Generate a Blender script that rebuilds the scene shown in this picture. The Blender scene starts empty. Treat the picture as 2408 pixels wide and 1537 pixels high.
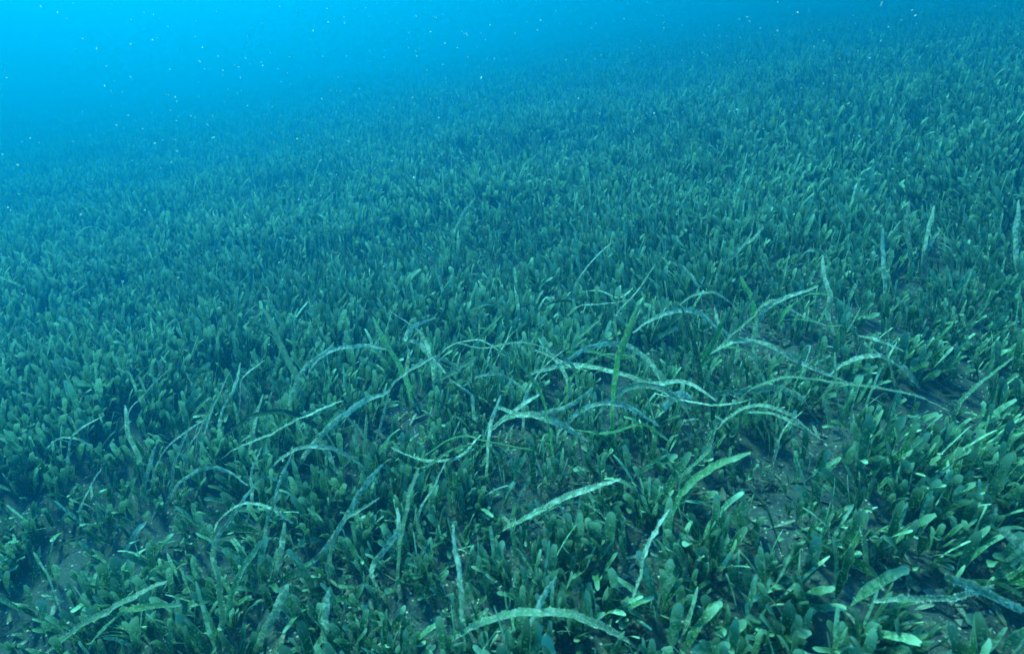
import bpy, math, random
import numpy as np
from mathutils import Vector, Matrix

R = math.radians
scene = bpy.context.scene
rng = np.random.default_rng(11)
random.seed(5)

# ------------------------------------------------------------------ camera
SLOPE = 0.145            # the sea bed rises to the right
CAM_H = 0.37
PITCH = R(27.3)
HFOV = R(80.0)
cam_data = bpy.data.cameras.new("camera")
cam_data.sensor_width = 36.0
cam_data.lens = 18.0 / math.tan(HFOV / 2)
cam_data.clip_start = 0.01
cam_data.clip_end = 200.0
cam = bpy.data.objects.new("camera", cam_data)
scene.collection.objects.link(cam)
cam.location = (0, 0, CAM_H)
cam.rotation_euler = (math.pi / 2 - PITCH, 0, 0)
scene.camera = cam
cam_data.dof.use_dof = True
cam_data.dof.focus_distance = 0.72
cam_data.dof.aperture_fstop = 14.0

# ------------------------------------------------------------------ sky and sun
SUN_EL, SUN_AZ = R(47), R(-36)          # azimuth from +Y, negative = to the left
world = bpy.data.worlds.new("World")
scene.world = world
world.use_nodes = True
wn = world.node_tree.nodes
wl = world.node_tree.links
bg = wn["Background"]
sky = wn.new("ShaderNodeTexSky")
sky.sky_type = 'NISHITA'
sky.sun_disc = False
sky.sun_elevation = SUN_EL
sky.sun_rotation = SUN_AZ
wl.new(sky.outputs[0], bg.inputs[0])
bg.inputs[1].default_value = 0.05
sun_data = bpy.data.lights.new("sun", 'SUN')
sun_data.energy = 5.0
sun_data.angle = R(11)                  # scattered by the rippled surface
sun_data.color = (1.0, 0.97, 0.9)
sun = bpy.data.objects.new("sun", sun_data)
scene.collection.objects.link(sun)
sdir = Vector((math.sin(SUN_AZ) * math.cos(SUN_EL), math.cos(SUN_AZ) * math.cos(SUN_EL), math.sin(SUN_EL)))
sun.rotation_euler = sdir.to_track_quat('Z', 'Y').to_euler()
sun.location = (0, 0, 8)

# ------------------------------------------------------------------ exposure and render
vs = scene.view_settings
vs.view_transform = 'Standard'
vs.look = 'None'
vs.gamma = 1.0
vs.exposure = 1.75
scene.render.engine = 'CYCLES'
cy = scene.cycles
cy.use_denoising = True
cy.max_bounces = 6
cy.diffuse_bounces = 3
cy.glossy_bounces = 2
cy.transmission_bounces = 3
cy.volume_bounces = 2
cy.transparent_max_bounces = 6
cy.use_adaptive_sampling = False
cy.sample_clamp_indirect = 6.0

COL = scene.collection


# ------------------------------------------------------------------ helpers
def tag(o, label=None, cat=None, group=None, kind=None):
    if label: o["label"] = label
    if cat: o["category"] = cat
    if group: o["group"] = group
    if kind: o["kind"] = kind
    return o


def wavesum(x, y, seed, scale, octaves=4):
    r = np.random.default_rng(seed)
    out = np.zeros_like(np.asarray(x, float))
    amp, fr, tot = 1.0, 1.0 / scale, 0.0
    for _ in range(octaves):
        for _k in range(4):
            a = r.uniform(0, 2 * math.pi)
            f = fr * r.uniform(0.7, 1.4) * 2 * math.pi
            out = out + amp * np.sin((x * math.cos(a) + y * math.sin(a)) * f + r.uniform(0, 6.28))
            tot += amp * 0.5
        amp *= 0.55
        fr *= 2.0
    return out / tot


def ground(x, y):
    x = np.asarray(x, float)
    y = np.asarray(y, float)
    return SLOPE * 4.0 * np.tanh(x / 4.0) + 0.010 * wavesum(x, y, 3, 0.45, 3) + 0.018 * wavesum(x, y, 4, 1.7, 2) - GZ0


GZ0 = 0.0
GZ0 = float(ground(0.0, 0.0))

FPX = 1204.0 / math.tan(HFOV / 2)       # pixels of the photograph seen 2408 wide
_f = np.array([0, math.cos(PITCH), -math.sin(PITCH)])
_u = np.array([0, math.sin(PITCH), math.cos(PITCH)])
_r = np.array([1.0, 0, 0])
CAMP = np.array([0, 0, CAM_H])


def at(px, py, h=0.0):
    """the point h metres above the sea bed that is seen at this place of the photograph"""
    d = _f * FPX + _r * (px - 1204.0) + _u * (768.5 - py)
    d = d / np.linalg.norm(d)
    lo, hi, t = 0.05, None, 0.05
    while t < 14:
        p = CAMP + d * t
        if p[2] < float(ground(p[0], p[1])) + h:
            hi = t
            break
        lo = t
        t += 0.03
    if hi is None:
        return CAMP + d * 6
    for _ in range(18):
        m = 0.5 * (lo + hi)
        p = CAMP + d * m
        if p[2] < float(ground(p[0], p[1])) + h: hi = m
        else: lo = m
    return CAMP + d * hi


def project(p):
    d = np.asarray(p) - CAMP
    z = d @ _f
    return np.stack([1204 + FPX * (d @ _r) / z, 768.5 - FPX * (d @ _u) / z, z], -1)


def mesh_np(name, verts, quads, tris=None, attr=None, smooth=True):
    me = bpy.data.meshes.new(name)
    nq = 0 if quads is None else len(quads)
    nt = 0 if tris is None else len(tris)
    me.vertices.add(len(verts))
    me.vertices.foreach_set("co", np.ascontiguousarray(verts, np.float32).ravel())
    loops = []
    if nq: loops.append(np.asarray(quads, np.int32).ravel())
    if nt: loops.append(np.asarray(tris, np.int32).ravel())
    lv = np.concatenate(loops)
    me.loops.add(len(lv))
    me.loops.foreach_set("vertex_index", lv)
    me.polygons.add(nq + nt)
    starts = np.concatenate([np.arange(nq) * 4, nq * 4 + np.arange(nt) * 3]).astype(np.int32)
    me.polygons.foreach_set("loop_start", starts)
    me.polygons.foreach_set("use_smooth", np.full(nq + nt, smooth, bool))
    if attr is not None:
        a = me.attributes.new("leaf", 'FLOAT_COLOR', 'POINT')
        a.data.foreach_set("color", np.ascontiguousarray(attr, np.float32).ravel())
    me.update(calc_edges=True)
    return me


def link(name, me, mat=None, parent=None, loc=(0, 0, 0)):
    o = bpy.data.objects.new(name, me)
    COL.objects.link(o)
    o.location = loc
    if mat is not None and not me.materials:
        me.materials.append(mat)
    if parent is not None:
        o.parent = parent
    return o


# ------------------------------------------------------------------ materials
def new_mat(name):
    m = bpy.data.materials.new(name)
    m.use_nodes = True
    nt = m.node_tree
    nt.nodes.clear()
    return m, nt, nt.nodes, nt.links


def N(nodes, kind, **kw):
    n = nodes.new(kind)
    for k, v in kw.items():
        setattr(n, k, v)
    return n


def math_node(nodes, links, op, a, b=None, clamp=False):
    n = nodes.new("ShaderNodeMath")
    n.operation = op
    n.use_clamp = clamp
    for i, v in enumerate((a, b)):
        if v is None: continue
        if isinstance(v, (int, float)): n.inputs[i].default_value = v
        else: links.new(v, n.inputs[i])
    return n.outputs[0]


def mix_col(nodes, links, fac, a, b):
    n = nodes.new("ShaderNodeMix")
    n.data_type = 'RGBA'
    for sock, v in ((n.inputs["Factor"], fac), (n.inputs[6], a), (n.inputs[7], b)):
        if isinstance(v, (int, float)): sock.default_value = v
        elif isinstance(v, tuple): sock.default_value = (*v, 1)
        else: links.new(v, sock)
    return n.outputs[2]


def ramp(nodes, links, fac, p0, p1):
    n = nodes.new("ShaderNodeMapRange")
    n.inputs["From Min"].default_value = p0
    n.inputs["From Max"].default_value = p1
    n.clamp = True
    links.new(fac, n.inputs["Value"])
    return n.outputs[0]


def leaf_material(name, green_a, green_b, dust_col, dust_amt, edge_amt, transl=0.35, speck_scale=620.0):
    m, nt, nd, lk = new_mat(name)
    at_ = N(nd, "ShaderNodeAttribute", attribute_name="leaf")
    sep = N(nd, "ShaderNodeSeparateColor")
    lk.new(at_.outputs["Color"], sep.inputs[0])
    u, v, rnd = sep.outputs[0], sep.outputs[1], sep.outputs[2]
    oi = N(nd, "ShaderNodeObjectInfo")
    rr = rnd
    tc = N(nd, "ShaderNodeTexCoord")
    geo = N(nd, "ShaderNodeNewGeometry")
    n1 = N(nd, "ShaderNodeTexNoise")
    n1.inputs["Scale"].default_value = 130.0
    n1.inputs["Detail"].default_value = 3.0
    lk.new(geo.outputs["Position"], n1.inputs["Vector"])
    n2 = N(nd, "ShaderNodeTexNoise")
    n2.inputs["Scale"].default_value = speck_scale
    n2.inputs["Detail"].default_value = 2.0
    lk.new(geo.outputs["Position"], n2.inputs["Vector"])
    base = mix_col(nd, lk, rr, green_a, green_b)
    # dust and fine growth: more on some leaves, towards the tip, in flecks
    lvl = math_node(nd, lk, 'ADD', math_node(nd, lk, 'MULTIPLY', math_node(nd, lk, 'POWER', rr, 1.6), dust_amt), math_node(nd, lk, 'MULTIPLY', ramp(nd, lk, rr, 0.93, 0.95), 0.8))
    lvl = math_node(nd, lk, 'MULTIPLY', lvl, math_node(nd, lk, 'ADD', math_node(nd, lk, 'MULTIPLY', v, 0.8), 0.35))
    n3 = N(nd, "ShaderNodeTexNoise")
    n3.inputs["Scale"].default_value = 300.0
    n3.inputs["Detail"].default_value = 2.0
    lk.new(geo.outputs["Position"], n3.inputs["Vector"])
    lvl = math_node(nd, lk, 'MULTIPLY', lvl, math_node(nd, lk, 'ADD', math_node(nd, lk, 'MULTIPLY', ramp(nd, lk, n3.outputs["Fac"], 0.44, 0.58), 0.85), 0.3))
    cloud = ramp(nd, lk, n1.outputs["Fac"], 0.36, 0.66)
    lvl = math_node(nd, lk, 'MULTIPLY', lvl, math_node(nd, lk, 'ADD', math_node(nd, lk, 'MULTIPLY', cloud, 0.8), 0.3), True)
    fleck = math_node(nd, lk, 'MULTIPLY', ramp(nd, lk, n2.outputs["Fac"], 0.57, 0.65), math_node(nd, lk, 'ADD', math_node(nd, lk, 'MULTIPLY', rr, 0.6), 0.40))
    edge = math_node(nd, lk, 'MULTIPLY', ramp(nd, lk, math_node(nd, lk, 'ABSOLUTE', u), 0.80, 1.0), math_node(nd, lk, 'MULTIPLY', ramp(nd, lk, n1.outputs['Fac'], 0.40, 0.62), edge_amt))  # pale margin: sediment and fine hairs, plus rim highlight put into the colour
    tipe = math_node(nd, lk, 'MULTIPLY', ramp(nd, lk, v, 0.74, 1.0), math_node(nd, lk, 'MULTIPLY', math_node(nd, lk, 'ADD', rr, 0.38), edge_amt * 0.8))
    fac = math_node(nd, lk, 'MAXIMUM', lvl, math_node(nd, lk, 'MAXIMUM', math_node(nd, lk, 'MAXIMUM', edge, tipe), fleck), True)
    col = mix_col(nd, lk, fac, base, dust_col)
    pb = N(nd, "ShaderNodeBsdfPrincipled")
    pb.inputs["Roughness"].default_value = 0.55
    pb.inputs["Specular IOR Level"].default_value = 0.12
    lk.new(col, pb.inputs["Base Color"])
    bp = N(nd, "ShaderNodeBump")
    bp.inputs["Strength"].default_value = 0.35
    bp.inputs["Distance"].default_value = 0.0006
    lk.new(n2.outputs["Fac"], bp.inputs["Height"])
    lk.new(bp.outputs[0], pb.inputs["Normal"])
    tr = N(nd, "ShaderNodeBsdfTranslucent")
    lk.new(col, tr.inputs["Color"])
    mx = N(nd, "ShaderNodeMixShader")
    mx.inputs[0].default_value = transl
    lk.new(pb.outputs[0], mx.inputs[1])
    lk.new(tr.outputs[0], mx.inputs[2])
    out = N(nd, "ShaderNodeOutputMaterial")
    lk.new(mx.outputs[0], out.inputs["Surface"])
    return m


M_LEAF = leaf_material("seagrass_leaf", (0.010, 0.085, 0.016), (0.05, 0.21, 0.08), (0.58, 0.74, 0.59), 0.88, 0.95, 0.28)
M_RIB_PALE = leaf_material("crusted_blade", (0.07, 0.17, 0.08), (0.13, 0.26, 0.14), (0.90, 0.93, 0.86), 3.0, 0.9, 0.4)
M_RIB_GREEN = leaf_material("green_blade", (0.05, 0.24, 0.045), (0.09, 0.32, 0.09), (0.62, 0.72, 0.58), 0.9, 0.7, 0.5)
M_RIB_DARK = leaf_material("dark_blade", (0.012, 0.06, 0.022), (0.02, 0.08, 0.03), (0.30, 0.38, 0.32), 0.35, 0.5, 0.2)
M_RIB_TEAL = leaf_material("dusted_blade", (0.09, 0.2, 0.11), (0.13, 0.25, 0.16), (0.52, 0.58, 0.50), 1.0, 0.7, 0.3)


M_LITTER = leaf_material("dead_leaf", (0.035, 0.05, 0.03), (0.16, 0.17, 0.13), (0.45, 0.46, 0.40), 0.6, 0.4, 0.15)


def simple_mat(name, col, rough=0.9, spec=0.1):
    m, nt, nd, lk = new_mat(name)
    pb = N(nd, "ShaderNodeBsdfPrincipled")
    geo = N(nd, "ShaderNodeNewGeometry")
    nz = N(nd, "ShaderNodeTexNoise")
    nz.inputs["Scale"].default_value = 300
    lk.new(geo.outputs["Position"], nz.inputs["Vector"])
    c = mix_col(nd, lk, ramp(nd, lk, nz.outputs["Fac"], 0.35, 0.65), tuple(k * 0.7 for k in col), tuple(min(1, k * 1.15) for k in col))
    lk.new(c, pb.inputs["Base Color"])
    pb.inputs["Roughness"].default_value = rough
    pb.inputs["Specular IOR Level"].default_value = spec
    out = N(nd, "ShaderNodeOutputMaterial")
    lk.new(pb.outputs[0], out.inputs["Surface"])
    return m


M_FUZZ = simple_mat("algae_fuzz", (0.70, 0.76, 0.68))
M_SHELL = simple_mat("shell", (0.78, 0.74, 0.68), 0.5, 0.3)
M_GRIT = simple_mat("grit", (0.26, 0.25, 0.23))
M_SNOW, _nt, _nd, _lk = new_mat("marine_snow")
_d = N(_nd, "ShaderNodeBsdfDiffuse"); _t = N(_nd, "ShaderNodeBsdfTranslucent"); _m = N(_nd, "ShaderNodeMixShader"); _o = N(_nd, "ShaderNodeOutputMaterial")
_d.inputs[0].default_value = _t.inputs[0].default_value = (0.9, 0.9, 0.86, 1)
_lk.new(_d.outputs[0], _m.inputs[1]); _lk.new(_t.outputs[0], _m.inputs[2]); _lk.new(_m.outputs[0], _o.inputs["Surface"])
M_STEM = simple_mat("stem", (0.20, 0.20, 0.13))


def sand_material():
    m, nt, nd, lk = new_mat("silty_sand")
    geo = N(nd, "ShaderNodeNewGeometry")
    n1 = N(nd, "ShaderNodeTexNoise"); n1.inputs["Scale"].default_value = 18; n1.inputs["Detail"].default_value = 5
    n2 = N(nd, "ShaderNodeTexNoise"); n2.inputs["Scale"].default_value = 420; n2.inputs["Detail"].default_value = 3
    vo = N(nd, "ShaderNodeTexVoronoi"); vo.inputs["Scale"].default_value = 380
    for n in (n1, n2, vo): lk.new(geo.outputs["Position"], n.inputs["Vector"])
    c = mix_col(nd, lk, ramp(nd, lk, n1.outputs["Fac"], 0.3, 0.7), (0.045, 0.055, 0.06), (0.10, 0.115, 0.12))
    c = mix_col(nd, lk, ramp(nd, lk, n2.outputs["Fac"], 0.55, 0.75), c, (0.2, 0.2, 0.19))
    sepc = N(nd, "ShaderNodeSeparateColor"); lk.new(vo.outputs["Color"], sepc.inputs[0])
    grain = math_node(nd, lk, 'MULTIPLY', ramp(nd, lk, sepc.outputs[0], 0.90, 0.95), ramp(nd, lk, vo.outputs["Distance"], 0.45, 0.25))
    c = mix_col(nd, lk, grain, c, (0.62, 0.60, 0.56))
    dark = math_node(nd, lk, 'MULTIPLY', ramp(nd, lk, sepc.outputs[1], 0.88, 0.93), ramp(nd, lk, vo.outputs["Distance"], 0.5, 0.3))
    c = mix_col(nd, lk, dark, c, (0.03, 0.03, 0.03))
    pb = N(nd, "ShaderNodeBsdfPrincipled")
    pb.inputs["Roughness"].default_value = 0.95
    pb.inputs["Specular IOR Level"].default_value = 0.05
    lk.new(c, pb.inputs["Base Color"])
    bp = N(nd, "ShaderNodeBump"); bp.inputs["Strength"].default_value = 0.8; bp.inputs["Distance"].default_value = 0.002
    lk.new(n2.outputs["Fac"], bp.inputs["Height"]); lk.new(bp.outputs[0], pb.inputs["Normal"])
    out = N(nd, "ShaderNodeOutputMaterial"); lk.new(pb.outputs[0], out.inputs["Surface"])
    return m


M_SAND = sand_material()

# ------------------------------------------------------------------ sea bed: one sheet, fine near the camera
def build_ground():
    xs = np.concatenate([np.linspace(-30, -4, 27)[:-1], np.linspace(-4, -1.6, 25)[:-1], np.linspace(-1.6, 1.6, 260), np.linspace(1.6, 4, 25)[1:], np.linspace(4, 30, 27)[1:]])
    ys = np.concatenate([np.linspace(-30, -1, 25)[:-1], np.linspace(-1, 0, 12)[:-1], np.linspace(0, 2.2, 180), np.linspace(2.2, 6, 60)[1:], np.linspace(6, 30, 30)[1:]])
    X, Y = np.meshgrid(xs, ys)
    fade = np.clip((1.6 - np.abs(X)) / 0.3, 0, 1) * np.clip((2.2 - Y) / 0.3, 0, 1)
    Z = ground(X, Y) + fade * (0.0022 * wavesum(X, Y, 31, 0.07, 3) + 0.0012 * rng.standard_normal(X.shape))
    v = np.stack([X, Y, Z], -1).reshape(-1, 3)
    nx, ny = len(xs), len(ys)
    i = (np.arange(ny - 1)[:, None] * nx + np.arange(nx - 1)[None]).ravel()
    q = np.stack([i, i + 1, i + nx + 1, i + nx], -1)
    o = link("sea_bed", mesh_np("sea_bed", v, q), M_SAND)
    tag(o, "dark silty sand of the sea bed sloping up to the right", "sea bed", kind="structure")


build_ground()

# ------------------------------------------------------------------ the water itself
def build_water():
    m, nt, nd, lk = new_mat("sea_water")
    pv = N(nd, "ShaderNodeVolumePrincipled")
    pv.inputs["Color"].default_value = (0.0, 0.208, 0.485, 1)
    pv.inputs["Absorption Color"].default_value = (0.0, 0.40, 0.38, 1)
    pv.inputs["Density"].default_value = 0.72
    pv.inputs["Anisotropy"].default_value = 0.69
    out = N(nd, "ShaderNodeOutputMaterial")
    lk.new(pv.outputs[0], out.inputs["Volume"])
    x0, x1, y0, y1, z0, z1 = -31, 31, -31, 31, -1.9, 2.15
    v = np.array([(x, y, z) for z in (z0, z1) for y in (y0, y1) for x in (x0, x1)], float)
    q = np.array([(0, 2, 3, 1), (4, 5, 7, 6), (0, 1, 5, 4), (2, 6, 7, 3), (0, 4, 6, 2), (1, 3, 7, 5)])
    o = link("haze", mesh_np("haze", v, q, smooth=False), m)
    tag(o, "blue hazy sea water filling the whole scene", "water", kind="stuff")


build_water()

# ------------------------------------------------------------------ leaves
def leaf_batch(base, az, lean, curl, length, width, rnd, rows, twist, wavy=0.0, cols=3):
    """strap-shaped leaves on a thin stalk with a round tip; every argument is an array over the leaves"""
    n = len(az)
    tip = [(0.90, 0.95), (0.965, 0.74), (1.0, 0.36)] if rows >= 8 else [(0.93, 0.86), (1.0, 0.42)]
    t = np.concatenate([[0.0, 0.16], np.linspace(0.34, 0.82, max(2, rows - 4)), [k_[0] for k_ in tip]])
    rows = len(t)
    prof = np.where(t < 0.2, 0.13, 1.0)
    prof = np.where((t >= 0.2) & (t < 0.4), 0.74, prof)
    prof[-len(tip):] = [k_[1] for k_ in tip]
    ang = lean[:, None] + curl[:, None] * t[None] ** 1.4
    dt = np.diff(t)
    mid = 0.5 * (ang[:, 1:] + ang[:, :-1])
    s = np.concatenate([np.zeros((n, 1)), np.cumsum(np.sin(mid) * dt, 1)], 1) * length[:, None]
    c = np.concatenate([np.zeros((n, 1)), np.cumsum(np.cos(mid) * dt, 1)], 1) * length[:, None]
    d = np.stack([np.sin(az), np.cos(az), np.zeros(n)], -1)
    ctr = base[:, None] + d[:, None] * s[..., None] + np.array([0, 0, 1.0]) * c[..., None]
    tan = d[:, None] * np.sin(ang)[..., None] + np.array([0, 0, 1.0]) * np.cos(ang)[..., None]
    side0 = np.stack([np.cos(az), -np.sin(az), np.zeros(n)], -1)[:, None] * np.ones((1, rows, 1))
    nor0 = np.cross(side0, tan)
    tw = twist[:, None] * t[None]
    side = side0 * np.cos(tw)[..., None] + nor0 * np.sin(tw)[..., None]
    nor = np.cross(side, tan)
    prof = np.repeat(prof[None], n, 0)
    prof[:, -1] *= rng.uniform(0.7, 1.5, n)
    prof[:, 2:-1] *= 1 + 0.09 * rng.standard_normal((n, rows - 3))
    hw = 0.5 * width[:, None] * prof
    us = np.linspace(-1, 1, cols)
    V = np.empty((n, rows, cols, 3))
    A = np.empty((n, rows, cols, 4))
    for k, uu in enumerate(us):
        fold = 0.16 * abs(uu)
        jit = 1.0 + (0.10 * rng.standard_normal((n, rows)) * wavy if uu else 0)
        V[:, :, k] = ctr + side * (hw * uu * jit)[..., None] + nor * (hw * fold)[..., None]
        A[:, :, k, 0] = uu
        A[:, :, k, 1] = t[None]
        A[:, :, k, 2] = rnd[:, None]
        A[:, :, k, 3] = 1
    per = rows * cols
    i = (np.arange(rows - 1)[:, None] * cols + np.arange(cols - 1)[None]).ravel()
    q = np.stack([i, i + 1, i + cols + 1, i + cols], -1)
    Q = (np.arange(n)[:, None, None] * per + q[None]).reshape(-1, 4)
    return V.reshape(-1, 3), Q, A.reshape(-1, 4)


# ------------------------------------------------------------------ long ribbon blades
def catmull(pts, n):
    pts = np.asarray(pts, float)
    seg = np.linalg.norm(np.diff(pts, axis=0), axis=1)
    k = np.concatenate([[0], np.cumsum(np.sqrt(seg + 1e-9))])
    tt = np.linspace(0, k[-1], n)
    m = np.gradient(pts, k, axis=0) if len(pts) > 2 else np.repeat((pts[1:] - pts[:1]) / k[-1], 2, 0)
    out = []
    for t in tt:
        i = min(np.searchsorted(k, t, side='right') - 1, len(pts) - 2)
        h = k[i + 1] - k[i]
        s = (t - k[i]) / h
        out.append((2 * s**3 - 3 * s**2 + 1) * pts[i] + (s**3 - 2 * s**2 + s) * h * m[i] + (-2 * s**3 + 3 * s**2) * pts[i + 1] + (s**3 - s**2) * h * m[i + 1])
    return np.array(out)


def stand(path, pts):
    """a blade rooted in the bed stands or arches in one upright plane through its root"""
    if path[0][2] > 1: return pts
    b = pts[0]
    view = np.array([b[0], b[1], 0.0]) - np.array([CAMP[0], CAMP[1], 0.0])
    view /= np.linalg.norm(view)
    rise = path[0][1] - path[-1][1]
    if path[-1][2] <= 1 or rise < 1.15 * abs(path[-1][0] - path[0][0]): return pts
    a = 0.4 * math.sin(path[0][0] * 0.37 + path[-1][1])
    nrm = np.array([view[0] * math.cos(a) - view[1] * math.sin(a), view[0] * math.sin(a) + view[1] * math.cos(a), 0.0])
    out = [b]
    for (x, y, h), p0 in zip(path[1:], pts[1:]):
        d = _f * FPX + _r * (x - 1204.0) + _u * (768.5 - y)
        k = (nrm @ d)
        p = CAMP + d * ((nrm @ (b - CAMP)) / k)
        g = float(ground(p[0], p[1]))
        out.append(p if p[2] > g + 0.002 else at(x, y, 0.004))
    return out


def ribbon(name, label, path, w, mat, roll=0.3, roll2=None, taper0=0.6, taper1=0.35, fuzz=1.0, cat="seagrass blade", group=None):
    """path: (x, y in the photograph, height in cm above the bed). w in mm."""
    pts = [at(x, y, (h if h <= 1 else h * 1.1 + 1.2) / 100.0) for x, y, h in path]
    pts = stand(path, pts)
    L = sum(np.linalg.norm(pts[i + 1] - pts[i]) for i in range(len(pts) - 1))
    n = int(np.clip(L / 0.004, 12, 60))
    c = catmull(pts, n)
    t = np.linspace(0, 1, n)
    r = np.random.default_rng(abs(hash(label)) % 99991 if False else sum(map(ord, label)))
    c = c + 0.00045 * np.cumsum(r.standard_normal((n, 3)), 0) * np.array([1, 1, 0.6]) * (w / 9.0) ** 0.5
    tan = np.gradient(c, axis=0)
    tan /= np.linalg.norm(tan, axis=1)[:, None]
    # the blade's flat side is turned about its own length
    cd = CAMP - c.mean(0)
    cd /= np.linalg.norm(cd)
    ref_n = np.array([0, 0, 0.75]) + 0.55 * cd + r.normal(0, 0.15, 3)
    s0 = np.cross(tan, ref_n)
    s0 /= np.linalg.norm(s0, axis=1)[:, None]
    n0 = np.cross(s0, tan)
    rs = 1 if r.uniform() < 0.5 else -1
    ra = rs * 0.8 * (roll + ((roll if roll2 is None else roll2) - roll) * t) + 0.12 * np.sin(t * 9 + r.uniform(0, 6))
    side = s0 * np.cos(ra)[:, None] + n0 * np.sin(ra)[:, None]
    nor = np.cross(side, tan)
    if nor[:, 2].mean() < 0: nor = -nor
    prof = np.minimum(1, taper0 + (1 - taper0) * t / 0.25) * np.minimum(1, taper1 + (1 - taper1) * (1 - t) / 0.22)
    prof[-1] *= 0.45
    prof *= 1 + 0.03 * np.convolve(r.standard_normal(n + 4), np.ones(5) / 2.2, "valid")
    hw = 0.62 * w / 2000.0 * prof
    us = np.array([-1, -0.5, 0.0, 0.5, 1])
    V = np.empty((n, 5, 3)); A = np.ones((n, 5, 4))
    rv = r.uniform(0.3, 0.9)
    for k, uu in enumerate(us):
        jit = 1 + 0.015 * r.standard_normal(n) * abs(uu)
        V[:, k] = c + side * (hw * uu * jit)[:, None] - nor * (hw * 0.18 * (1 - uu * uu))[:, None]
        A[:, k, 0] = uu; A[:, k, 1] = t; A[:, k, 2] = rv
    i = (np.arange(n - 1)[:, None] * 5 + np.arange(4)[None]).ravel()
    Q = np.stack([i, i + 1, i + 6, i + 5], -1)
    b = pts[0]
    o = link(name, mesh_np(name, V.reshape(-1, 3) - b, Q, attr=A.reshape(-1, 4)), mat, loc=b)
    tag(o, label, cat, group)
    if fuzz > 0:
        m = int(fuzz * L * 3600)
        ti = r.integers(0, n - 1, m)
        uu = np.where(r.uniform(0, 1, m) < 0.55, np.sign(r.uniform(-1, 1, m)) * r.uniform(0.85, 1.0, m), r.uniform(-1, 1, m))
        p = c[ti] + (c[ti + 1] - c[ti]) * r.uniform(0, 1, m)[:, None] + side[ti] * (hw[ti] * uu)[:, None]
        d = nor[ti] * r.uniform(0.4, 1.2, m)[:, None] + side[ti] * (uu * 0.9)[:, None] + r.standard_normal((m, 3)) * 0.5
        d /= np.linalg.norm(d, axis=1)[:, None]
        ll = r.gamma(2.0, 0.00024, m).clip(0.0002, 0.0014)
        e = np.cross(d, r.standard_normal((m, 3)))
        e /= np.linalg.norm(e, axis=1)[:, None]
        e2 = np.cross(d, e)
        ww = r.uniform(0.00016, 0.00034, m)[:, None]
        tv = np.stack([p + e * ww, p - e * ww * .5 + e2 * ww * .87, p - e * ww * .5 - e2 * ww * .87, p + d * ll[:, None]], 1) - b
        j = np.arange(m)[:, None, None] * 4
        T = (j + np.array([[0, 1, 3], [1, 2, 3], [2, 0, 3]])[None]).reshape(-1, 3)
        f = link("algae_fuzz", mesh_np("algae_fuzz", tv.reshape(-1, 3), None, T, smooth=False), M_FUZZ, parent=o)
        f["kind"] = "stuff"
    return o, np.array([project(q) for q in c])


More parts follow.
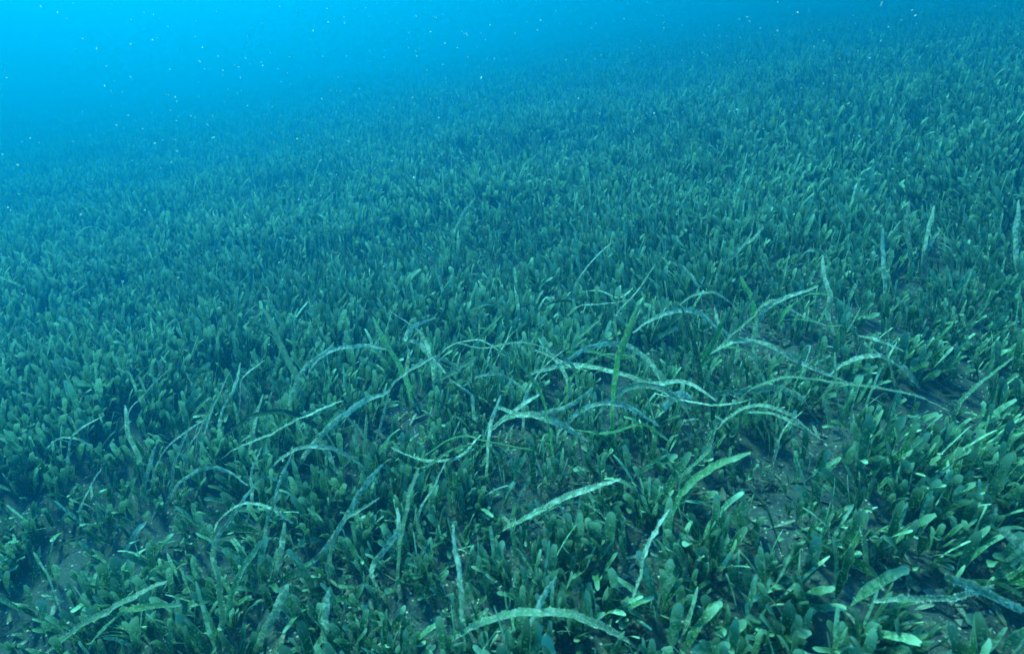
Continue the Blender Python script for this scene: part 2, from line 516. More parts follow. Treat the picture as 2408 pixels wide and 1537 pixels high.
RIBBONS = [
    # label, short reference, path, width, material, roll, roll2, fuzz
    ("broad crusted blade arching along the bottom edge, green at its base", "the bottom arch blade", [(1030, 1525, 0.5), (1100, 1480, 2.2), (1200, 1456, 3.8), (1290, 1456, 4.3), (1400, 1490, 3), (1480, 1535, 1)], 9.5, 'T', 0.5, 0.3, 1.3),
    ("wide pale crusted blade rising from the bottom towards the white-tipped green blade", "the wide pale upright blade", [(1478, 1455, 0), (1500, 1360, 3), (1535, 1275, 5.2), (1578, 1205, 6.4)], 11, 'P', 0.3, 0.1, 1.2),
    ("bare green blade curving right with a white frosted tip", "the white-tipped green blade", [(1578, 1215, 4.5), (1620, 1150, 6.5), (1690, 1100, 7.6), (1770, 1077, 7.6)], 8.5, 'G', 0.5, 0.2, 0.35),
    ("straight frosted blade lying over the bare sand in the centre front", "the straight frosted blade", [(1172, 1252, 0.4), (1240, 1216, 1.6), (1330, 1176, 2.8), (1400, 1146, 3.6), (1462, 1125, 4.2)], 8.5, 'P', 0.55, 0.4, 1.5),
    ("long narrow pale blade slanting up right with a dark underside", "the slanting dark-backed blade", [(690, 1375, 0.3), (760, 1290, 2), (820, 1205, 4), (868, 1135, 6), (902, 1098, 7)], 6.5, 'P', 0.5, 0.4, 0.9),
    ("frosted blade arching low in the very centre of the meadow", "the central frosted arch", [(1148, 1015, 1.5), (1185, 985, 3.2), (1240, 974, 4.2), (1300, 984, 3.8), (1350, 1008, 2.6), (1402, 1038, 0.8)], 8.5, 'P', 0.5, 0.3, 1.6),
    ("frosted blade rising right from the foot of the central frosted arch", None, [(1140, 1025, 1), (1190, 975, 2.8), (1235, 945, 4), (1278, 920, 5)], 7.5, 'P', 0.4, 0.3, 1.5),
    ("thin frayed pale blade standing at the foot of the central arch", None, [(1143, 1135, 0), (1148, 1060, 3), (1158, 990, 5.5), (1178, 930, 7.5)], 5, 'P', 0.9, 0.5, 1.4),
    ("tallest green speckled blade standing right of the centre", "the tall green speckled blade", [(1441, 1060, 0), (1440, 960, 3.5), (1450, 890, 6.5), (1465, 830, 9), (1490, 762, 11.5), (1514, 712, 13)], 8.2, 'G', 0.2, 0.5, 0.7),
    ("long pale blade stretched flat behind the tall green speckled blade", "the flat pale blade", [(1240, 882, 2), (1290, 866, 2.6), (1360, 857, 3.2), (1440, 870, 3.2), (1520, 893, 2.7), (1590, 927, 2), (1650, 992, 0.5)], 9, 'P', 0.35, 0.5, 1.4),
    ("dark edge-on blade slanting across the flat pale blade", "the dark slanting blade", [(1288, 828, 5), (1340, 865, 5), (1400, 905, 4.3), (1445, 936, 3)], 7, 'D', 1.2, 1.1, 0.1),
    ("pale strip of dead blade leaning against the dark slanting blade", None, [(1258, 822, 5), (1310, 846, 4.2), (1375, 872, 3)], 7.5, 'P', 0.6, 0.5, 1.3),
    ("pale blade in a low wide arch right of the centre", "the low wide arch", [(1640, 852, 2), (1690, 815, 4.2), (1740, 798, 5), (1795, 806, 4.8), (1850, 835, 3.8), (1930, 870, 2), (2000, 902, 0.8)], 8.5, 'P', 0.5, 0.3, 1.0),
    ("thin blade sharply bent into an upside-down V on the right", "the bent V blade", [(1660, 838, 3), (1760, 755, 6.5), (1805, 714, 8.6), (1828, 706, 8.6), (1870, 730, 6.6), (1945, 768, 3.5)], 6.5, 'P', 0.7, 0.4, 1.0),
    ("dark green upright blade beside the low wide arch", "the dark upright blade", [(1656, 985, 0), (1648, 890, 4), (1632, 812, 8), (1608, 728, 12)], 8, 'D', 0.2, 0.4, 0.3),
    ("mid green blade branching right off the dark upright blade", None, [(1650, 862, 4), (1678, 805, 6.5), (1706, 735, 9.5)], 8, 'G', 0.3, 0.2, 0.3),
    ("wavy pale S-shaped blade standing on the right", "the S-shaped blade", [(1962, 790, 0), (1946, 742, 3), (1953, 690, 6), (1943, 650, 8), (1940, 608, 10)], 8.5, 'P', 0.2, 0.5, 0.8),
    ("very long thin blade bowing far out to the right", "the long bowed blade", [(1718, 965, 0.8), (1760, 915, 3.6), (1810, 889, 5), (1860, 884, 5.2), (1960, 895, 4.6), (2060, 912, 3.6), (2150, 935, 2.2), (2225, 972, 0.5)], 6.5, 'T', 0.9, 0.5, 0.7),
    ("pale blade curling under the long bowed blade", None, [(1655, 930, 2), (1740, 919, 3.2), (1820, 914, 3.8), (1870, 925, 3), (1912, 958, 1)], 8, 'P', 0.5, 0.4, 0.8),
    ("pale frosted blade dropping right below the long bowed blade", None, [(1760, 968, 2.4), (1820, 978, 3), (1870, 1000, 2.4), (1932, 1042, 0.5)], 7.5, 'P', 0.6, 0.4, 1.0),
    ("short wide pale blade standing left of the dark upright blade's foot", None, [(1534, 1003, 0.6), (1568, 952, 2.8), (1600, 925, 3.8), (1642, 936, 3)], 9.5, 'P', 0.4, 0.3, 1.0),
    ("slender pale hoop-shaped blade left of the centre", "the slender pale hoop", [(716, 905, 1), (740, 850, 4), (790, 815, 6), (850, 807, 6.4), (915, 816, 5)], 6.5, 'P', 0.6, 0.8, 0.5),
    ("tapering blade standing alone on the left with a thread-like bent tip", "the lone tapering blade", [(438, 1160, 0), (442, 1070, 3), (480, 1000, 6), (520, 930, 9), (550, 868, 11)], 8, 'P', 0.3, 0.8, 0.8),
    ("long thin blade crossing from the lone tapering blade to the slender hoop", "the long crossing blade", [(498, 1098, 1), (560, 1052, 3), (640, 1020, 5), (740, 975, 7), (822, 942, 8)], 6, 'P', 0.4, 0.3, 0.7),
    ("thick frosted blade with a dark shaded twin reaching up right", "the frosted twin blade", [(690, 1112, 0), (730, 1052, 2), (790, 992, 5), (850, 946, 7), (918, 919, 8)], 8, 'P', 0.2, 0.2, 1.2),
    ("dark blade running just above the frosted twin blade", None, [(682, 1105, 0.5), (725, 1040, 3), (785, 975, 6), (842, 935, 8), (874, 893, 9)], 6, 'D', 1.0, 0.9, 0.2),
    ("short frosted blade hanging down below the frosted twin blade", None, [(738, 1008, 5), (762, 1045, 3.5), (785, 1085, 1.8), (800, 1115, 0.5)], 7, 'P', 0.5, 0.4, 1.4),
    ("broad flat blade with rounded tip leaning left above the slender hoop", "the leaning round-tipped blade", [(728, 950, 0), (692, 865, 5), (652, 785, 9), (622, 724, 12)], 9.5, 'T', 0.2, 0.1, 0.4),
    ("speckled green blade leaning left, left of centre", "the speckled leaning blade", [(974, 960, 0), (955, 890, 4), (912, 812, 8), (880, 750, 11)], 8.5, 'G', 0.2, 0.2, 0.9),
    ("pale blade kinked near its top beside the speckled leaning blade", None, [(950, 905, 0), (960, 840, 4), (953, 792, 6.6), (968, 765, 7.6), (1022, 744, 7.4)], 7, 'P', 0.4, 0.8, 0.9),
    ("pale frosted blade drooping right from the kinked blade", None, [(962, 802, 6.6), (985, 808, 6.6), (1008, 836, 5), (1045, 878, 2)], 8, 'P', 0.5, 0.4, 1.1),
    ("long pale blade in the bottom left corner, widening to a cut tip", "the corner pale blade", [(95, 1545, 0.5), (180, 1475, 3.4), (260, 1425, 6), (366, 1372, 9)], 7.5, 'P', 0.3, 0.1, 0.5),
    ("smooth green blade arching under the corner pale blade", "the corner green arch", [(205, 1535, 0), (250, 1472, 3.8), (320, 1432, 5.6), (425, 1425, 5)], 7, 'G', 0.5, 0.4, 0.4),
    ("pale grey blade bending out of the bottom edge over dark sand", "the bending grey blade", [(592, 1550, 0), (632, 1475, 3), (668, 1410, 5.5), (690, 1375, 6)], 9, 'P', 0.3, 0.2, 0.6),
    ("stubby pale upright blade with a bright bead on top at the bottom", "the stubby beaded blade", [(768, 1550, 0), (774, 1450, 4), (786, 1382, 7)], 7.5, 'P', 0.1, 0.2, 0.6),
    ("green blade with pale edges leaning right, left of the bare sand", "the pale-edged leaning blade", [(500, 1535, 0), (545, 1400, 4.4), (580, 1325, 6.4), (622, 1258, 8)], 7.5, 'G', 0.5, 0.3, 0.6),
    ("thin knobbly pale stalk-like blade rising from the bottom centre", "the knobbly thin blade", [(1096, 1530, 0), (1090, 1400, 5), (1085, 1320, 8), (1072, 1235, 11)], 4.5, 'P', 0.3, 0.8, 1.4),
    ("narrow pale blade crossing in front of the bottom arch blade", "the crossing narrow blade", [(1203, 1540, 0.5), (1250, 1445, 5), (1305, 1350, 8.5)], 4.5, 'P', 0.6, 0.5, 0.9),
    ("short teal upright blade near the bottom left", None, [(428, 1530, 0), (420, 1462, 2.6), (424, 1400, 5)], 6.5, 'T', 0.1, 0.3, 0.6),
    ("knotted thin teal blade right of the short teal upright", None, [(518, 1545, 0), (518, 1440, 3.8), (498, 1310, 7.5)], 5.5, 'T', 0.3, 0.4, 1.0),
    ("short pale blade stub catching light on the left", None, [(290, 1300, 0.5), (318, 1255, 2.6), (346, 1226, 4.4)], 7, 'P', 0.2, 0.2, 0.2),
    ("upright blade with a bright left edge on the upper right", "the upper right upright blade", [(2142, 660, 0), (2138, 580, 5), (2126, 530, 8), (2130, 470, 12)], 8.5, 'P', 0.2, 0.4, 0.6),
    ("upright rounded blade just right of the bright-edged upright blade", None, [(2168, 640, 0), (2182, 555, 6), (2198, 480, 11)], 8.5, 'P', 0.2, 0.3, 0.6),
    ("broad teal blade leaning left of the bright-edged upright blade", None, [(2075, 570, 3), (2062, 520, 6), (2048, 478, 9)], 9, 'T', 0.3, 0.2, 0.5),
    ("straight thin blade standing between the S-shaped and the bright-edged blades", None, [(2084, 740, 0), (2079, 630, 6), (2081, 540, 11)], 6.5, 'P', 0.4, 0.5, 0.8),
    ("tall mottled blade cut by the right edge of the picture", None, [(2398, 690, 0), (2390, 570, 8), (2394, 470, 13)], 8.5, 'P', 0.2, 0.3, 0.6),
    ("short bright green blade with a cut square top on the right", "the square-topped green blade", [(1782, 770, 1), (1765, 705, 5), (1735, 648, 9)], 8.5, 'G', 0.1, 0.1, 0.2),
    ("pale blade stub bending right in the middle distance", None, [(1574, 606, 8), (1608, 626, 7), (1648, 668, 4)], 8.5, 'P', 0.5, 0.4, 0.8),
    ("frayed pale blade reaching up right in the middle distance", "the frayed distant blade", [(1702, 625, 3), (1735, 590, 5), (1765, 562, 7), (1795, 532, 9)], 7, 'P', 0.5, 0.7, 1.6),
    ("second frayed pale blade just right of its twin in the middle distance", None, [(1712, 615, 3), (1750, 575, 6), (1762, 555, 8), (1768, 520, 10)], 6, 'P', 0.3, 0.4, 1.4),
    ("ragged pale blade lying nearly level above the tall green speckled blade", "the ragged level blade", [(1334, 742, 3), (1370, 716, 5.6), (1430, 709, 6.6), (1484, 697, 7.6)], 5, 'P', 0.6, 0.8, 1.8),
    ("broad pale stub leaning left under the end of the long bowed blade", None, [(2164, 912, 1), (2138, 872, 3.2), (2108, 838, 5.2)], 9, 'P', 0.3, 0.2, 0.3),
    ("flat pale blade lying level right of the S-shaped blade's foot", None, [(2018, 790, 3.6), (2075, 803, 3.2), (2124, 828, 2)], 8.5, 'P', 0.5, 0.4, 0.5),
    ("bright pale blade sliding down to the lower right edge", "the lower right bright blade", [(2220, 1354, 6), (2270, 1373, 5.2), (2335, 1400, 4), (2420, 1438, 2)], 7.5, 'P', 0.5, 0.4, 0.4),
    ("short bright blade cut by the right edge above the lower bright blade", None, [(2356, 1247, 7), (2385, 1268, 6), (2425, 1290, 5)], 8, 'P', 0.5, 0.4, 0.3),
    ("slim stalk-like blade with a crooked tip on the lower right", "the crooked-tip stalk", [(2040, 1375, 0), (2034, 1310, 3.4), (2028, 1262, 5.6), (2016, 1232, 7)], 5, 'T', 0.5, 0.6, 0.5),
    ("olive blade lying aslant behind the central frosted arch", None, [(1020, 896, 3), (1068, 880, 4.6), (1118, 848, 6.4)], 7, 'T', 0.5, 0.4, 0.6),
    ("needle-thin pale blade upright above the frosted twin blade", None, [(853, 1120, 0), (857, 1045, 4), (862, 975, 7.8)], 4.5, 'T', 0.3, 0.4, 0.8),
    ("small olive twig-like blade forking dark over the sand left of the central arch", None, [(1142, 1010, 1.5), (1100, 980, 3.2), (1060, 955, 4.6), (1012, 932, 6)], 5, 'D', 0.7, 0.6, 0.3),
    ("narrow dark green blade upright between the olive blade and the central arch", None, [(1128, 985, 2), (1118, 930, 5), (1113, 868, 8)], 6, 'D', 0.2, 0.3, 0.1),
    ("thin twisting thread of pale blade right of the central arch's end", None, [(1590, 1040, 1), (1620, 1030, 2), (1648, 1005, 3), (1640, 985, 3.2), (1600, 990, 2.6)], 3.5, 'P', 0.6, 0.9, 0.6),
    ("small pale upright blade with blunt tip before the low wide arch", None, [(1958, 1010, 0), (1950, 975, 2.4), (1932, 935, 5)], 8, 'T', 0.2, 0.2, 0.8),
    ("slender blade rising straight between the V blade and the S blade", None, [(1905, 800, 0), (1912, 745, 3.4), (1922, 700, 6), (1930, 668, 8)], 6.5, 'T', 0.3, 0.3, 0.6),
    ("pale bent blade capping the dark hollow at the far right", None, [(1880, 610, 4), (1900, 590, 5.6), (1925, 588, 5.8), (1950, 605, 4)], 6, 'T', 0.5, 0.5, 0.8),
]
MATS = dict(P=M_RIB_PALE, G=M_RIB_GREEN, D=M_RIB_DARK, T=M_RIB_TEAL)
LINES = []
LAND = []      # (reference, projected line)
for (label, ref, path, w, mk, r1, r2, fz) in RIBBONS:
    o, line = ribbon("ribbon_seagrass", label, path, w, MATS[mk], r1, r2, fuzz=fz, group="long ribbon blades among the short seagrass")
    LINES.append(line)
    if ref: LAND.append((ref, line))

def nearest_ref(x, y):
    cand = []
    for ref, line in LAND:
        d = np.hypot(line[:, 0] - x, line[:, 1] - y)
        k = int(np.argmin(d))
        dx, dy = x - line[k, 0], y - line[k, 1]
        rel = ("right of" if dx > 0 else "left of") if abs(dx) > abs(dy) else ("just below" if dy > 0 else "just above")
        cand.append((d[k], f"{rel} {ref}"))
    cand.sort()
    return [c[1] for c in cand]


def more_blades():
    r = np.random.default_rng(41)
    seen = set()
    k = 0
    while k < 82:
        if k < 38: x, y = r.normal(1430, 330), r.normal(905, 130)
        elif k < 50: x, y = r.uniform(60, 2350), r.uniform(560, 900)
        elif k < 60: x, y = r.uniform(80, 2340), r.uniform(1000, 1420)
        else: x, y = r.uniform(120, 1050), r.uniform(960, 1470)
        if not (30 < x < 2380 and 480 < y < 1480): continue
        b = at(x, y)
        sc = FPX / np.linalg.norm(b - CAMP)              # pixels per metre here
        form = r.choice(["upright", "arching", "lying"], p=[0.42, 0.36, 0.22])
        s_ = 1 if r.uniform() < 0.5 else -1
        L = r.uniform(0.06, 0.125)
        if k >= 60: form, s_, L = ("upright" if r.uniform() < 0.8 else "arching"), 1, r.uniform(0.08, 0.14)
        if form == "upright":
            q = [(0, 0, 0), (r.uniform(-.1, .1), .34, .34), (s_ * r.uniform(.05, .2), .68, .66), (s_ * r.uniform(.15, .6), .95, .9)]
        elif form == "arching":
            q = [(0, 0, 0), (s_ * .15, .28, .3), (s_ * .42, .46, .48), (s_ * .72, .42, .46), (s_ * .98, .22, .28)]
        else:
            q = [(0, 0, .25), (s_ * .35, .1 * r.uniform(-1, 1), .38), (s_ * .7, .16 * r.uniform(-1, 1), .36), (s_ * 1.0, .2 * r.uniform(-1, 1), .25)]
        path = [(x + a_ * L * sc, y - b_ * L * sc * 0.9, h_ * L * 100) for a_, b_, h_ in q]
        mk = r.choice(["P", "T", "G", "D"], p=[0.5, 0.27, 0.13, 0.10])
        tone = {"P": "pale", "T": "dull teal", "G": "green", "D": "dark"}[mk]
        w = r.uniform(4.0, 8.0)
        if k >= 60: mk, tone, w = "P", "pale", r.uniform(4.0, 6.5)
        wd = "thin" if w < 5.4 else "slim" if w < 6.8 else "broad"
        turn = " right" if s_ > 0 else " left"
        shape = {"upright": "upright blade leaning" + turn, "arching": "blade arching" + turn, "lying": "blade lying over the leaves towards the" + turn}[form]
        for ref in nearest_ref(x, y)[:5]:
            lab = f"{wd} {tone} {shape}, {ref}"
            if lab not in seen and len(lab.split()) <= 16: break
        else: continue
        seen.add(lab)
        ribbon("ribbon_seagrass", lab, path, w, MATS[mk], r.uniform(0.1, 0.9), r.uniform(0.1, 0.9), fuzz={"P": 1.2, "T": .8, "G": .4, "D": .1}[mk], group="long ribbon blades among the short seagrass")
        k += 1


more_blades()

# ------------------------------------------------------------------ the meadow of short leaves
BARE = [(1240, 1255, 0.055), (1330, 1230, 0.05), (1660, 1220, 0.06), (1760, 1190, 0.05), (620, 1330, 0.05), (720, 1320, 0.05), (690, 1420, 0.05),
        (880, 1050, 0.07), (960, 1060, 0.05), (1390, 1125, 0.05), (2200, 1450, 0.06), (630, 965, 0.06), (1230, 1035, 0.05), (1800, 830, 0.07),
        (1760, 850, 0.06), (1500, 1165, 0.05), (1880, 1010, 0.06), (1110, 1300, 0.035), (1700, 1290, 0.04), (840, 1400, 0.04), (1000, 640, 0.06),
        (870, 640, 0.06), (1380, 760, 0.06), (1560, 960, 0.05), (700, 680, 0.07), (1480, 1390, 0.03)]
BARE = [(at(x, y), r * 0.44) for x, y, r in BARE]


def cover(x, y):
    c = np.clip(0.84 + 0.55 * wavesum(x, y, 21, 0.6, 3) + 0.50 * wavesum(x, y, 22, 0.15, 2), 0.42, 1.0)
    for p, r in BARE:
        d2 = ((x - p[0]) ** 2 + (y - p[1]) ** 2) / (r * r)
        c = c * (1 - 0.86 * np.exp(-d2 ** 1.5))
    return c


def scatter():
    bands = [(-0.1, 1.3, 5600), (1.3, 2.4, 2600), (2.4, 4.2, 850), (4.2, 6.5, 300)]
    pts = []
    for y0, y1, dens in bands:
        xm = y1 * 1.12 + 0.35
        n = int((y1 - y0) * 2 * xm * dens)
        x = rng.uniform(-xm, xm, n)
        y = rng.uniform(y0, y1, n)
        k = (np.abs(x) < y * 1.12 + 0.40) & (rng.uniform(0, 1, n) < cover(x, y))
        pts.append(np.stack([x[k], y[k]], -1))
    p = np.concatenate(pts)
    p = p[np.hypot(p[:, 0], p[:, 1]) > 0.10]
    # the long blades come up where the short shoots stand thin
    q = project(np.column_stack([p, ground(p[:, 0], p[:, 1]) + 0.022]))
    drop = np.zeros(len(p), bool)
    rr = rng.uniform(0, 1, len(p))
    cand = np.nonzero((q[:, 2] > 0.1) & (q[:, 2] < 1.6))[0]
    for line in LINES:
        for x, y, z in line[::2]:
            d = (np.abs(q[cand, 0] - x) < 17) & (q[cand, 1] - y > -12) & (q[cand, 1] - y < 26) & (q[cand, 2] < z + 0.005) & (rr[cand] < 0.75)
            drop[cand[d]] = True
    return p[~drop]


P = scatter()
NS = len(P)
gz = ground(P[:, 0], P[:, 1])
P3 = np.column_stack([P, gz])
# each shoot: leaf count, lean of the whole tuft (surge bends them together in places), size
n_leaf = rng.choice([3, 4, 5, 6, 7, 8], NS, p=[0.16, 0.22, 0.24, 0.18, 0.12, 0.08])
size = rng.normal(1.0, 0.20, NS).clip(0.55, 1.55) * (1 + 0.24 * wavesum(P[:, 0], P[:, 1], 77, 0.7, 2) + 0.20 * wavesum(P[:, 0], P[:, 1], 78, 0.2, 2)).clip(0.55, 1.6)
leanx = 0.13 * wavesum(P[:, 0], P[:, 1], 55, 0.9, 2) - 0.20 * np.tanh(P[:, 0] * 1.3) + rng.normal(0, 0.12, NS)
leany = 0.16 * wavesum(P[:, 0], P[:, 1], 56, 0.9, 2) + rng.normal(0, 0.12, NS)

size = np.minimum(size, 1.3) * (1 + 0.32 * np.clip((np.hypot(P[:, 0], P[:, 1]) - 0.65) / 1.1, 0, 1))
pr = project(P3 + np.array([0, 0, 0.025]))
inside = (pr[:, 2] > 0) & (pr[:, 0] > 15) & (pr[:, 0] < 2393) & (pr[:, 1] > 30) & (pr[:, 1] < 1525)
order = np.argsort(np.where(inside, pr[:, 2], 1e9))
PICK = order[:290]
picked = np.zeros(NS, bool)
picked[PICK] = True


def leaf_params(idx):
    """arrays for all leaves of the shoots in idx"""
    rep = np.repeat(idx, n_leaf[idx])
    n = len(rep)
    az = rng.uniform(0, 2 * math.pi, n)
    fan = np.abs(rng.normal(0.16, 0.22, n))
    vx = np.sin(az) * fan + leanx[rep]
    vy = np.cos(az) * fan + leany[rep]
    azz = np.arctan2(vx, vy)
    lean = np.clip(np.hypot(vx, vy), 0, 1.25)
    curl = rng.normal(0.28, 0.42, n)
    # leaf faces turn freely: half follow the bend, the others are turned
    L = 0.0355 * size[rep] * rng.normal(1.0, 0.20, n).clip(0.45, 1.5)
    W = 0.0048 * rng.normal(1.0, 0.16, n).clip(0.6, 1.4) * size[rep] ** 0.8
    off = rng.normal(0, 0.005, (n, 2))
    tw = rng.normal(0, 0.7, n)
    rnd = rng.uniform(0, 0.93, n)
    # some are narrow and pale: thin bright highlights put into the leaf colour
    pale_narrow = rng.uniform(0, 1, n) < 0.13
    W = np.where(pale_narrow, W * rng.uniform(0.28, 0.6, n), W)
    L = np.where(pale_narrow, L * rng.uniform(0.8, 1.35, n), L)
    rnd = np.where(pale_narrow, rng.uniform(0.94, 1.0, n), rnd)
    return rep, azz, lean, curl, L, W, off, tw, rnd


def build_mass():
    idx_all = np.nonzero(~picked)[0]
    dist = np.hypot(P[idx_all, 0], P[idx_all, 1])
    VV, QQ, AA, base0 = [], [], [], 0
    for lo, hi, rows, cols in ((0, 0.8, 8, 3), (0.8, 1.4, 6, 3), (1.4, 99, 6, 2)):
        idx = idx_all[(dist >= lo) & (dist < hi)]
        rep, az, lean, curl, L, W, off, tw, rnd = leaf_params(idx)
        b = P3[rep].copy()
        b[:, :2] += off
        b[:, 2] = ground(b[:, 0], b[:, 1]) - 0.002
        V, Q, A = leaf_batch(b, az, lean, curl, L, W, rnd, rows, tw, 1.0, cols)
        VV.append(V); QQ.append(Q + base0); AA.append(A)
        base0 += len(V)
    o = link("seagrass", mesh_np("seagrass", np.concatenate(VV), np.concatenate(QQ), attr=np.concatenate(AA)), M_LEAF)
    tag(o, "dense meadow of short round-tipped seagrass receding into the blue", "seagrass", kind="stuff")
    print("mass leaves", sum(len(q) for q in QQ))


build_mass()

# ------------------------------------------------------------------ the nearest shoots, one by one
NUM = {3: "three", 4: "four", 5: "five", 6: "six", 7: "seven", 8: "eight"}
used_labels = {}


def shoot_label(i):
    p = pr[i]
    lx = leanx[i]
    ly = leany[i]
    lean = "leaning left" if lx < -0.16 else "leaning right" if lx > 0.16 else "bowing forward" if ly < -0.2 else "upright"
    st = "tall" if size[i] > 1.13 else "small" if size[i] < 0.88 else "mid-sized"
    cand = []
    for ref, line in LAND:
        d = np.hypot(line[:, 0] - p[0], line[:, 1] - p[1])
        k = int(np.argmin(d))
        dx, dy = p[0] - line[k, 0], p[1] - line[k, 1]
        rel = ("right of" if dx > 0 else "left of") if abs(dx) > abs(dy) else ("just below" if dy > 0 else "just above")
        cand.append((d[k], rel, ref))
    cand.sort()
    edge = "at the bottom edge" if p[1] > 1400 else "at the left edge" if p[0] < 160 else "at the right edge" if p[0] > 2250 else None
    head = f"{st} {NUM[int(n_leaf[i])]}-leaved seagrass shoot {lean}"
    opts = [f"{head} {cand[0][1]} {cand[0][2]}"]
    opts += [f"{head} {cand[k][1]} {cand[k][2]}" for k in (1, 2, 3, 4)]
    opts += [f"{head} between {cand[0][2]} and {cand[1][2]}", f"{head} between {cand[0][2]} and {cand[2][2]}"]
    if edge: opts.append(f"{head} {edge}")
    for c in opts:
        if c not in used_labels and len(c.split()) <= 16:
            used_labels[c] = 1
            return c
    used_labels[opts[0]] = used_labels.get(opts[0], 0) + 1
    return opts[0]


def build_shoots():
    idx = PICK
    rep, az, lean, curl, L, W, off, tw, rnd = leaf_params(idx)
    b = np.column_stack([off * 0.8, np.full(len(rep), -0.002)])
    V, Q, A = leaf_batch(b, az, lean, curl, L, W, rnd, 10, tw, 0.8)
    nv = len(V) // len(rep)
    nq = len(Q) // len(rep)
    q0 = Q[:nq]
    k = 0
    for i in idx:
        root = bpy.data.objects.new("seagrass_shoot", None)
        COL.objects.link(root)
        root.empty_display_size = 0.01
        root.location = P3[i]
        tag(root, shoot_label(i), "seagrass", "short seagrass shoots nearest the camera")
        for _ in range(int(n_leaf[i])):
            me = mesh_np("leaf", V[k * nv:(k + 1) * nv], q0, attr=A[k * nv:(k + 1) * nv])
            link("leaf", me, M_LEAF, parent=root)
            k += 1


build_shoots()

# ------------------------------------------------------------------ grit, shells and drifting specks
def chips(centres, radius, seed, squash=0.6):
    r = np.random.default_rng(seed)
    n = len(centres)
    o8 = np.array([(1, 0, 0), (0, 1, 0), (-1, 0, 0), (0, -1, 0), (0, 0, 1), (0, 0, -1)], float)
    T = np.array([(0, 1, 4), (1, 2, 4), (2, 3, 4), (3, 0, 4), (1, 0, 5), (2, 1, 5), (3, 2, 5), (0, 3, 5)])
    s = radius[:, None, None] * (1 + 0.35 * r.standard_normal((n, 6, 1)).clip(-1.5, 1.5)) * np.stack([r.uniform(.6, 1.5, n), r.uniform(.6, 1.3, n), np.full(n, squash)], -1)[:, None]
    v = o8[None] * s
    a = r.uniform(0, 6.28, n)
    ca, sa = np.cos(a)[:, None], np.sin(a)[:, None]
    v = np.stack([v[..., 0] * ca - v[..., 1] * sa, v[..., 0] * sa + v[..., 1] * ca, v[..., 2]], -1)
    v = v + centres[:, None]
    return v.reshape(-1, 3), (np.arange(n)[:, None, None] * 6 + T[None]).reshape(-1, 3)


def build_grit():
    r = np.random.default_rng(8)
    pts = []
    for p, rad in BARE:
        m = 260
        pts.append(np.column_stack([p[0] + r.normal(0, rad * 0.8, m), p[1] + r.normal(0, rad * 0.8, m)]))
    x = r.uniform(-1.2, 1.2, 9000); y = r.uniform(0.15, 1.5, 9000)
    pts.append(np.column_stack([x, y]))
    p = np.concatenate(pts)
    rad = r.gamma(2.0, 0.00045, len(p)).clip(0.0004, 0.003)
    c = np.column_stack([p, ground(p[:, 0], p[:, 1]) + rad * 0.3])
    v, t = chips(c, rad, 9)
    o = link("gravel", mesh_np("gravel", v, None, t, smooth=False), M_GRIT)
    tag(o, "fine grit and shell crumbs strewn over the bare sand", "gravel", kind="stuff")


build_grit()


SHELLS = [(1457, 1490, 5, 'v'), (1240, 1218, 4, 'c'), (1165, 1212, 3.5, 'c'), (1322, 1195, 4, 'c'), (1355, 1215, 3.5, 'c'), (1285, 1265, 3, 'c'), (1210, 1245, 4.5, 'c'),
          (1330, 1290, 3.5, 'v'), (1120, 1290, 3.5, 'c'), (1190, 1290, 3, 'c'), (1640, 1225, 3, 'c'), (1690, 1210, 3, 'c'), (1735, 1215, 3.5, 'c'), (1660, 1250, 3, 'c'),
          (1745, 1270, 4.5, 'v'), (1758, 1280, 3, 'c'), (1870, 1283, 3.5, 'c'), (1775, 1300, 3, 'c'), (700, 1305, 4, 'c'), (790, 1375, 4, 'v'), (655, 1368, 3, 'c'),
          (600, 1390, 3.5, 'c'), (620, 1405, 3, 'c'), (645, 1345, 3, 'c'), (905, 1050, 3.5, 'c'), (940, 1045, 3, 'c'), (1000, 1055, 3, 'c'), (1120, 1030, 4, 'c'),
          (1090, 1050, 3.5, 'c'), (870, 1030, 3, 'c'), (1480, 1320, 3, 'c'), (2250, 1430, 3.5, 'c'), (2330, 1440, 3.5, 'c'), (2175, 1420, 3, 'c'), (735, 975, 5, 'c')]


def build_litter():
    r = np.random.default_rng(29)
    pts = [np.column_stack([r.uniform(-1.1, 1.1, 5000), r.uniform(0.12, 1.5, 5000)])]
    for p, rad in BARE:
        pts.append(np.column_stack([p[0] + r.normal(0, rad, 45), p[1] + r.normal(0, rad, 45)]))
    p = np.concatenate(pts)
    n = len(p)
    b = np.column_stack([p, ground(p[:, 0], p[:, 1]) + 0.0012])
    V, Q, A = leaf_batch(b, r.uniform(0, 6.28, n), r.uniform(1.2, 1.5, n), r.normal(0.0, 0.2, n), r.uniform(0.006, 0.024, n), r.uniform(0.0014, 0.0042, n), r.choice([0.05, 0.3, 0.6, 0.97], n), 6, r.normal(0, 0.6, n), 1.0, 3)
    o = link("leaf_litter", mesh_np("leaf_litter", V, Q, attr=A), M_LITTER)
    tag(o, "dead leaf scraps strewn flat over the sand between shoots", "leaf litter", kind="stuff")


build_litter()


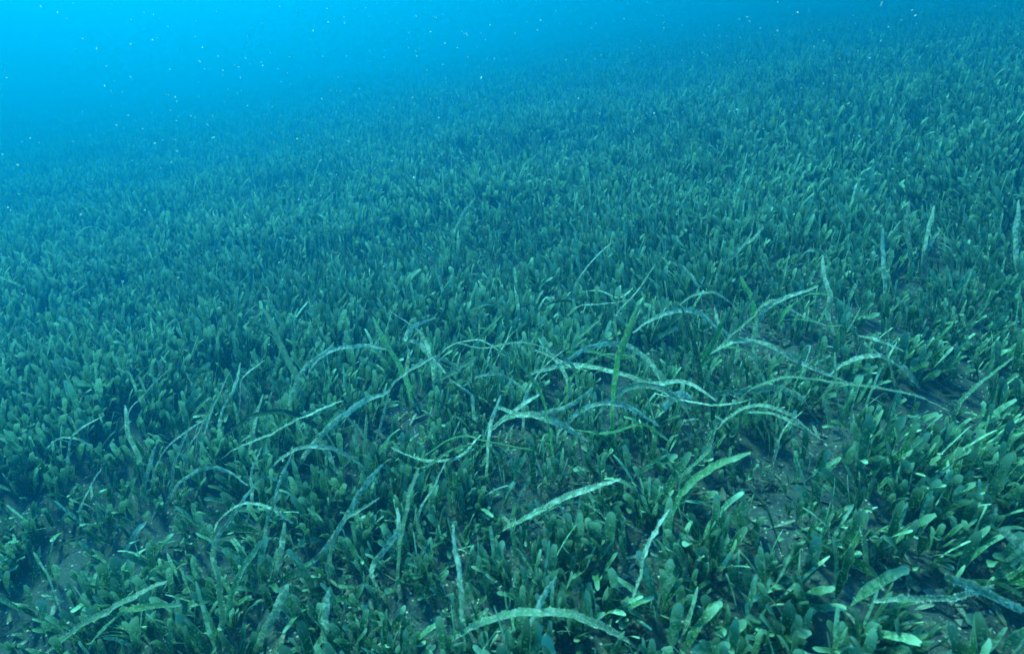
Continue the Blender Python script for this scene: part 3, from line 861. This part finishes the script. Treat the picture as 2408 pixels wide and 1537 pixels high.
def build_shells():
    r = np.random.default_rng(23)
    seen = set()
    for x, y, mm, kind in SHELLS:
        c = at(x, y, 0.0)
        R_ = 0.55 * mm / 2000.0
        rows, cols = 4, 9
        V = []
        for i in range(rows):
            q = i / (rows - 1)
            for j in range(cols):
                a = -1.15 + 2.3 * j / (cols - 1)
                rad = R_ * 2 * q * (1 + (0.06 if j % 2 else -0.04) * q) * (1 if kind == 'v' else 1 + 0.3 * r.uniform(-1, 1))
                V.append((rad * math.sin(a), rad * math.cos(a) - R_, R_ * 0.9 * math.sin(math.pi * q * 0.8) * math.cos(a * 0.8) + R_ * 0.25))
        V = np.array(V)
        i = (np.arange(rows - 1)[:, None] * cols + np.arange(cols - 1)[None]).ravel()
        Q = np.stack([i, i + 1, i + cols + 1, i + cols], -1)
        o = link("shell_fragment", mesh_np("shell_fragment", V, Q), M_SHELL, loc=c)
        o.rotation_euler = (r.uniform(-0.5, 0.7), r.uniform(-0.5, 0.5), r.uniform(0, 6.28))
        what = "fan-shaped white shell" if kind == 'v' else ("larger white shell chip" if mm >= 4 else "small white shell chip" if mm > 3 else "tiny pale shell chip")
        refs = nearest_ref(x, y)
        for ref in refs[:6]:
            lab = f"{what} on the sand {ref}"
            if lab not in seen: break
        seen.add(lab)
        tag(o, lab, "shell", "shell fragments on the bare sand")


build_shells()

STEMS = [("buried runner stem showing on the sand right of the wide pale upright blade", [(1600, 1225, 0.1), (1640, 1195, 0.4), (1690, 1180, 0.5), (1750, 1170, 0.3), (1800, 1172, 0.05)], 2.2),
         ("dark fallen stem lying under the bending grey blade", [(665, 1420, 0.5), (700, 1432, 0.7), (745, 1455, 0.5), (790, 1470, 0.2)], 3.4),
         ("thin dead stem lying across the sand left of the straight frosted blade", [(1060, 1215, 0.3), (1095, 1200, 0.6), (1140, 1205, 0.5), (1165, 1225, 0.2)], 1.6),
         ("pale runner stem crossing the sand below the low wide arch", [(1745, 850, 0.3), (1790, 842, 0.7), (1840, 848, 0.6), (1885, 862, 0.2)], 2.2),
         ("short dark stem stub on the sand above the frosted twin blade", [(905, 1075, 0.3), (945, 1066, 0.6), (985, 1072, 0.2)], 2.0)]


def build_stems():
    for label, path, mm in STEMS:
        pts = [at(x, y, h / 100.0) for x, y, h in path]
        c = catmull(pts, 24)
        r = np.random.default_rng(len(label))
        c += 0.0004 * np.cumsum(r.standard_normal(c.shape), 0)
        tan = np.gradient(c, axis=0); tan /= np.linalg.norm(tan, axis=1)[:, None]
        s_ = np.cross(tan, (0, 0, 1.0)); s_ /= np.linalg.norm(s_, axis=1)[:, None]
        u_ = np.cross(s_, tan)
        k = 7
        rad = mm / 2000.0 * (1 + 0.18 * r.standard_normal(24)) * np.where(np.arange(24) % 6 == 0, 1.35, 1.0)
        V = np.stack([c + (s_ * math.cos(a) + u_ * math.sin(a)) * rad[:, None] for a in np.arange(k) * 2 * math.pi / k], 1)
        i = np.arange(23)[:, None] * k
        j = np.arange(k)[None]
        Q = np.stack([i + j, i + (j + 1) % k, i + k + (j + 1) % k, i + k + j], -1).reshape(-1, 4)
        o = link("runner_stem", mesh_np("runner_stem", V.reshape(-1, 3) - pts[0], Q), M_STEM, loc=pts[0])
        tag(o, label, "stem", "runner stems on the bare sand")


build_stems()


def build_snow():
    r = np.random.default_rng(17)
    n = 5200
    px = np.where(r.uniform(0, 1, n) < 0.6, r.normal(1250, 550, n), r.uniform(-150, 2560, n))
    py = np.clip(r.normal(430, 330, n), -120, 1300)
    dist = r.uniform(0.4, 2.0, n)
    d = _f[None] * FPX + _r[None] * (px - 1204)[:, None] + _u[None] * (768.5 - py)[:, None]
    d /= np.linalg.norm(d, axis=1)[:, None]
    c = CAMP + d * dist[:, None]
    ok = c[:, 2] > ground(c[:, 0], c[:, 1]) + 0.05
    c = c[ok]
    rad = dist[ok] * np.where(r.uniform(0, 1, len(c)) < 0.03, 1.8, 1.0) * r.gamma(1.4, 0.00040, len(c)).clip(0.0002, 0.0012)
    m = len(c)
    e1 = r.standard_normal((m, 3)); e1 /= np.linalg.norm(e1, axis=1)[:, None]
    e2 = np.cross(e1, r.standard_normal((m, 3))); e2 /= np.linalg.norm(e2, axis=1)[:, None]
    e3 = np.cross(e1, e2)
    long = np.where(r.uniform(0, 1, m) < 0.03, r.uniform(2, 4, m), r.uniform(0.8, 1.6, m))
    ring = [c + rad[:, None] * (e1 * (math.cos(a_) * long * r.uniform(.7, 1.2, m))[:, None] + e2 * (math.sin(a_) * r.uniform(.6, 1.1, m))[:, None]) for a_ in np.arange(6) * math.pi / 3]
    v = np.stack(ring + [c + e3 * rad[:, None] * 0.4], 1).reshape(-1, 3)
    T = np.array([(k_, (k_ + 1) % 6, 6) for k_ in range(6)])
    t = (np.arange(m)[:, None, None] * 7 + T[None]).reshape(-1, 3)
    o = link("marine_snow", mesh_np("marine_snow", v, None, t, smooth=False), M_SNOW)
    tag(o, "white specks of marine snow drifting in the blue water", "marine snow", kind="stuff")


build_snow()
